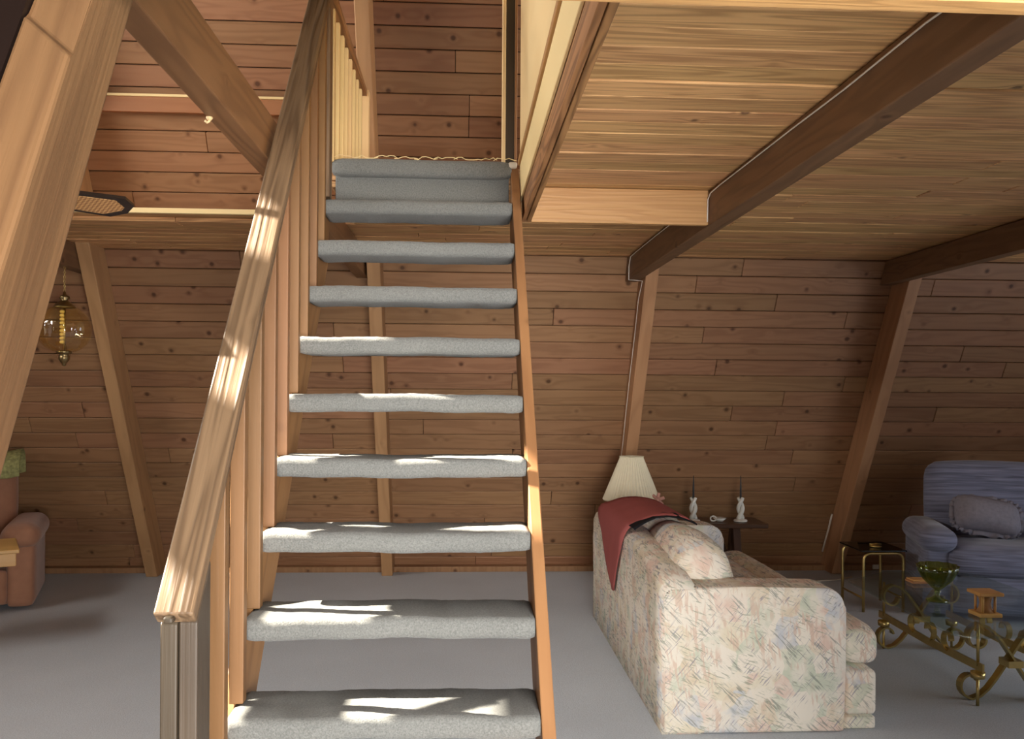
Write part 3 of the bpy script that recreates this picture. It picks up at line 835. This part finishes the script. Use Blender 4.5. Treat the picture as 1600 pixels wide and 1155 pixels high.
OT = thing('side_table', 'light oak side table in front of the brown recliner', 'table', (-3.05, 5.75, 0))
OB = Matrix.Translation((-3.085, 5.85, 0)) @ Matrix.Rotation(math.radians(28), 4, 'Z')
link('table_top', box_me('table_top', 0.50, 0.50, 0.025, 0.004), M['oak'], OT, OB @ Matrix.Translation((0, 0, 0.583)))
for s, ax in ((-1, 0), (1, 0), (-1, 1), (1, 1)):
    link('apron', box_me('apron', 0.46 if ax == 0 else 0.42, 0.018, 0.08, 0.002), M['oak'], OT, OB @ Matrix.Rotation(PI / 2 * ax, 4, 'Z') @ Matrix.Translation((0, s * 0.225, 0.53)))
link('pedestal', lathe_me('pedestal', [(0.05, 0.04), (0.03, 0.10), (0.045, 0.30), (0.03, 0.46), (0.06, 0.569)]), M['oak'], OT, OB)
for k in range(4):
    link('foot', rbox_me('foot', 0.07, 0.022, 0.02, 0.01), M['oak'], OT, OB @ Matrix.Rotation(PI / 2 * k, 4, 'Z') @ Matrix.Translation((0.07, 0, 0.021)))

# ------------------------------------------------------------------ coffee table
KT = thing('coffee_table', 'glass coffee table on scrolled brass strap legs', 'table', (2.88, 4.95, 0))
GZ = 0.425
gp = [(2.47, 4.20), (3.28, 4.20), (3.36, 4.28), (3.36, 5.62), (3.24, 5.78), (2.80, 5.78), (2.42, 5.48), (2.40, 4.27)]
gm = prism_me('glass_top', [(x - 2.88, y_ - 4.98) for x, y_ in gp], 0.012, 0.003)
link('glass_top', gm, M['clear_glass'], KT, Matrix.Translation((2.88, 4.98, GZ)))
def spiral(cx, cz, r, a0, a1, n=14, grow=0.55):
    return [(cx + r * (1 - grow * k / (n - 1)) * math.cos(a0 + (a1 - a0) * k / (n - 1)), cz + r * (1 - grow * k / (n - 1)) * math.sin(a0 + (a1 - a0) * k / (n - 1))) for k in range(n)]
def scroll_leg(y_, s):
    cx = 2.88
    up = spiral(cx - s * 0.19, 0.335, 0.075, PI / 2 if s > 0 else PI / 2, PI / 2 + s * 4.6)[::-1]
    lo = spiral(cx + s * 0.20, 0.085, 0.078, -PI / 2, -PI / 2 + s * 4.4)
    mid = []
    a, b = up[-1], lo[0]
    for k in range(1, 9):
        t = k / 9; e = t * t * (3 - 2 * t)
        mid.append((a[0] + (b[0] - a[0]) * t, a[1] + (b[1] - a[1]) * e))
    strap('leg', [(x, y_, z) for x, z in up + mid + lo], (0, 1, 0), 0.044, 0.011, M['bronze'], KT)
for y_ in (4.52, 5.45):
    scroll_leg(y_, 1); scroll_leg(y_ + 0.046, -1)
    strap('collar', [(2.84, y_ + 0.018, 0.20), (2.88, y_ + 0.018, 0.20), (2.92, y_ + 0.018, 0.20)], (0, 1, 0), 0.09, 0.035, M['brass'], KT)
for xx in (2.66, 3.10):
    strap('stretcher', [(xx, 4.42, 0.205), (xx, 4.98, 0.195), (xx, 5.56, 0.205)], (0, 0, 1), 0.042, 0.010, M['brass'], KT)
    for y_, s in ((4.75, 1), (4.95, -1), (5.12, 1)):
        pts = spiral(0, 0, 0.06, -PI / 2, -PI / 2 + s * 4.8)
        strap('side_scroll', [(xx, y_ + a * 1.0, 0.265 + b) for a, b in pts], (1, 0, 0), 0.03, 0.008, M['brass'], KT)
for xx in (2.66, 3.10):
    for y_ in (4.47, 5.50):
        tube('support_rod', [(xx, y_, 0.205), (xx, y_, 0.32), (xx, y_, 0.418)], 0.008, M['brass'], KT)
        lathe('candle_cup', [(0.02, 0.0), (0.034, 0.004), (0.036, 0.035), (0.033, 0.035), (0.03, 0.006), (0.0, 0.006)], (xx, y_, 0.14), M['brass'], KT)
        tube('support_rod', [(xx, y_, 0.0), (xx, y_, 0.07), (xx, y_, 0.141)], 0.008, M['brass'], KT)

CP = thing('compote', 'green ruffled glass compote on the coffee table', 'bowl', (2.695, 4.93, GZ + 0.006))
lathe('bowl', [(0.012, 0.06), (0.03, 0.075), (0.075, 0.12), (0.10, 0.17), (0.108, 0.205), (0.103, 0.203), (0.094, 0.168), (0.07, 0.125), (0.028, 0.085), (0.0, 0.078)], (2.695, 4.93, GZ + 0.007), M['green_glass'], CP, seg=48, flute=0.06, nfl=12)
lathe('stem', [(0.058, 0.0), (0.06, 0.006), (0.035, 0.016), (0.014, 0.03), (0.013, 0.045), (0.02, 0.055), (0.012, 0.062)], (2.695, 4.93, GZ + 0.007), M['green_glass'], CP)
SP = thing('candle_holder', 'tan wooden spool shaped candle holder on the coffee table', 'candle holder', (2.775, 4.60, GZ + 0.006))
box('foot', (2.715, 4.54, GZ + 0.007), (2.835, 4.66, GZ + 0.027), M['oak'], SP, bevel=0.003)
lathe('barrel', [(0.045, 0.0), (0.032, 0.02), (0.028, 0.045), (0.032, 0.07), (0.045, 0.09)], (2.775, 4.60, GZ + 0.028), M['strip'], SP)
for k in range(4):
    a = PI / 4 + PI / 2 * k
    tube('spindle', [(2.775 + 0.047 * math.cos(a), 4.60 + 0.047 * math.sin(a), GZ + 0.028 + q) for q in (0, 0.045, 0.09)], 0.007, M['oak'], SP, 6)
box('top_plate', (2.71, 4.535, GZ + 0.119), (2.84, 4.665, GZ + 0.137), M['oak'], SP, bevel=0.003)
WB = thing('wooden_block', 'small tan wooden coaster block at the far end of the glass table', 'block', (2.86, 5.42, GZ + 0.006))
box('block_body', (2.78, 5.37, GZ + 0.007), (2.93, 5.47, GZ + 0.02), M['strip'], WB)
box('block_top', (2.785, 5.375, GZ + 0.0205), (2.925, 5.465, GZ + 0.03), M['oak'], WB)

# brass side table by the recliner
BT = thing('side_table', 'brass tube side table with dark glass beside the blue recliner', 'table', (3.02, 6.6, 0))
for y_ in (6.42, 6.78):
    x0_, x1_ = 2.95, 3.25
    pts = [(x0_, y_, 0.0), (x0_, y_, 0.2), (x0_, y_, 0.38)] + [(x0_ + 0.05 - 0.05 * math.cos(a), y_, 0.38 + 0.05 * math.sin(a)) for a in (0.4, 0.8, 1.2, PI / 2)] + [(x1_ - 0.05 + 0.05 * math.sin(a), y_, 0.38 + 0.05 * math.cos(a)) for a in (0, 0.4, 0.8, 1.2)] + [(x1_, y_, 0.38), (x1_, y_, 0.2), (x1_, y_, 0.0)]
    tube('leg_frame', pts, 0.011, M['brass'], BT)
for x_ in (2.95, 3.25):
    tube('side_rail', [(x_, 6.42, 0.10), (x_, 6.6, 0.10), (x_, 6.78, 0.10)], 0.008, M['brass'], BT)
box('glass_top', (2.93, 6.40, 0.442), (3.27, 6.80, 0.454), M['smoke_glass'], BT, bevel=0.003)
CB = thing('trinket', 'small brass trinket on the dark glass side table', 'trinket', (3.10, 6.55, 0.455))
lathe('trinket_base', [(0.04, 0.0), (0.045, 0.006), (0.04, 0.012), (0.0, 0.013)], (3.10, 6.55, 0.455), M['brass'], CB)
tube('trinket_bar', [(3.055, 6.55, 0.474), (3.10, 6.55, 0.478), (3.145, 6.55, 0.474)], 0.007, M['brass'], CB)

# ------------------------------------------------------------------ hanging lamp
px, py = -2.715, 6.28
HL = thing('pendant_lamp', 'amber swirled glass globe lamp hanging on a chain', 'lamp', (px, py, 2.43))
zc = 2.005
for k in range(11):
    z = 2.425 - k * 0.0155
    me = tube_me('chain_link', [(0.006 * math.cos(a), 0, 0.011 * math.sin(a)) for a in [2 * PI * q / 10 for q in range(10)]], 0.0016, 5, True)
    link('chain_link', me, M['brass'], HL, Matrix.Translation((px, py, z)) @ Matrix.Rotation(PI / 2 * (k % 2), 4, 'Z'))
cap = lathe('cap', [(0.0, 0.115), (0.008, 0.11), (0.012, 0.09), (0.03, 0.08), (0.034, 0.066), (0.022, 0.055), (0.03, 0.045), (0.055, 0.025), (0.068, 0.01), (0.072, 0.0), (0.066, -0.002)], (px, py, zc + 0.145), M['antique'], HL, flute=0.02, nfl=14)
gprof = []
for k in range(19):
    a = PI * (0.13 + 0.76 * k / 18)
    r_ = 0.172 * math.sin(a) ** 0.95
    gprof.append((r_, 0.165 * math.cos(a) + 0.0))
globe = lathe('globe', gprof, (px, py, zc), M['amber_glass'], HL, seg=56, flute=0.016, nfl=16, twist=9.0)
fin = lathe('finial', [(0.045, 0.0), (0.05, -0.008), (0.044, -0.018), (0.028, -0.026), (0.036, -0.04), (0.034, -0.06), (0.02, -0.08), (0.012, -0.088), (0.014, -0.098), (0.0, -0.106)], (px, py, zc - 0.148), M['antique'], HL, flute=0.02, nfl=14)
rod = tube('socket_rod', [(px, py, zc + 0.15), (px, py, zc), (px, py, zc - 0.15)], 0.008, M['brass'], HL)
for k in range(9):
    link('bead', rbox_me('bead', 0.017, 0.017, 0.012, 0.012, n=4), M['amber'], rod, Matrix.Translation((px - 0.012, py, zc + 0.12 - k * 0.026)))

# ------------------------------------------------------------------ ceiling fan (one blade reaches past the near rafter)
fx, fy, fz = -1.79, 3.20, 2.31
FN = thing('ceiling_fan', 'ceiling fan with dark cane-inset blades, mostly behind the near rafter', 'fan', (fx, fy, fz))
lathe('motor', [(0.0, 0.10), (0.05, 0.09), (0.10, 0.06), (0.11, 0.0), (0.09, -0.06), (0.03, -0.08), (0.0, -0.08)], (fx, fy, fz), M['antique'], FN)
tube('down_rod', [(fx, fy, fz + 0.08), (fx, fy, fz + 1.5), (fx, fy, 5.85)], 0.014, M['antique'], FN)
def blade_me(name, l0, l1, w0, w1, t):
    poly = [(l0, -w0 / 2), (l1 - 0.05, -w1 / 2), (l1, -w1 / 2 + 0.05), (l1, w1 / 2 - 0.05), (l1 - 0.05, w1 / 2), (l0, w0 / 2)]
    return prism_me(name, poly, t, 0)
for k in range(4):
    Rb = Matrix.Translation((fx, fy, fz)) @ Matrix.Rotation(math.radians(40 + 90 * k), 4, 'Z') @ Matrix.Rotation(math.radians(-15), 4, 'X')
    b = link('blade', blade_me('blade', 0.17, 0.63, 0.13, 0.17, 0.012), M['fan_dark'], FN, Rb)
    link('cane_inset', blade_me('cane_inset', 0.20, 0.60, 0.092, 0.128, 0.016), M['cane'], b, Rb)
    strap('blade_arm', [tuple(Rb @ Vector(p)) for p in ((0.08, 0, 0.012), (0.14, 0, 0.012), (0.22, 0, 0.012))], (Rb.to_3x3() @ Vector((0, 1, 0))), 0.04, 0.006, M['antique'], b)

# ------------------------------------------------------------------ cables and small fittings
xw = 1.214
cb = tube('cable', [(xw, 1.95, 2.565), (xw, 2.3, 2.58), (xw, 2.8, 2.575), (xw, 3.3, 2.582), (xw, 3.8, 2.585), (xw, 4.2, 2.588), (xw, 4.35, 2.585), (xw - 0.002, 4.39, 2.56), (xw - 0.002, 4.395, 2.45)], 0.0032, M['wire'])
tag(cb, 'white cable stapled along the dark tie beam, ending at the header board', 'cable')
pts = [(xw, 4.445, 2.585), (xw, 5.0, 2.588), (xw, 5.6, 2.59), (xw, 6.2, 2.588), (xw, 6.45, 2.585), (xw, 6.50, 2.52), (xw, 6.51, 2.425), (1.26, 6.515, 2.424), (1.3165, 6.52, 2.42)]
for k in range(9):
    z = 2.30 - 2.25 * k / 8
    pts.append((1.317, far_y(z) - 0.12 - 0.01 * math.sin(k * 2), z))
cb2 = tube('cable', pts, 0.0032, M['wire'])
tag(cb2, 'white cable running from the header down the rafter behind the lampshade', 'cable')
cb3 = tube('cable', [(3.26, far_y(0.54) - 0.04, 0.54), (3.262, far_y(0.40) - 0.04, 0.40), (3.255, far_y(0.28) - 0.05, 0.28), (3.25, far_y(0.18) - 0.06, 0.18)], 0.008, M['wire'])
tag(cb3, 'short white cord hanging beside the rafter behind the blue recliner', 'cable')
cb4 = tube('cable', [(2.55, 7.55, 0.006), (2.75, 7.48, 0.006), (3.0, 7.46, 0.006), (3.2, 7.50, 0.006), (3.4, 7.62, 0.006)], 0.006, M['wire'])
tag(cb4, 'pale cord lying on the carpet below the console table', 'cable')
ol = box('outlet', (3.72, 7.905, 0.015), (3.80, 7.924, 0.055), M['white'], bevel=0.004)
tag(ol, 'small white outlet at the foot of the sloping wall', 'outlet')
kb = lathe('knob', [(0.012, 0.0), (0.014, 0.01), (0.018, 0.02), (0.012, 0.03), (0.0, 0.032)], (-2.60, far_y(3.12) - 0.305, 3.12), M['white'])
tag(kb, 'white porcelain knob on the rafter above the loft edge', 'knob')
hk = thing('hook', 'small pale brass hook under the tie beam by the handrail', 'hook', (-0.775, 2.78, 2.43))
lathe('hook_plate', [(0.010, 0.0), (0.010, -0.004), (0.006, -0.01), (0.0, -0.011)], (-0.775, 2.78, 2.431), M['ply'], hk)
tube('hook_arm', [(-0.775, 2.78, 2.422), (-0.776, 2.78, 2.418), (-0.782, 2.78, 2.414), (-0.788, 2.78, 2.42)], 0.004, M['ply'], hk)
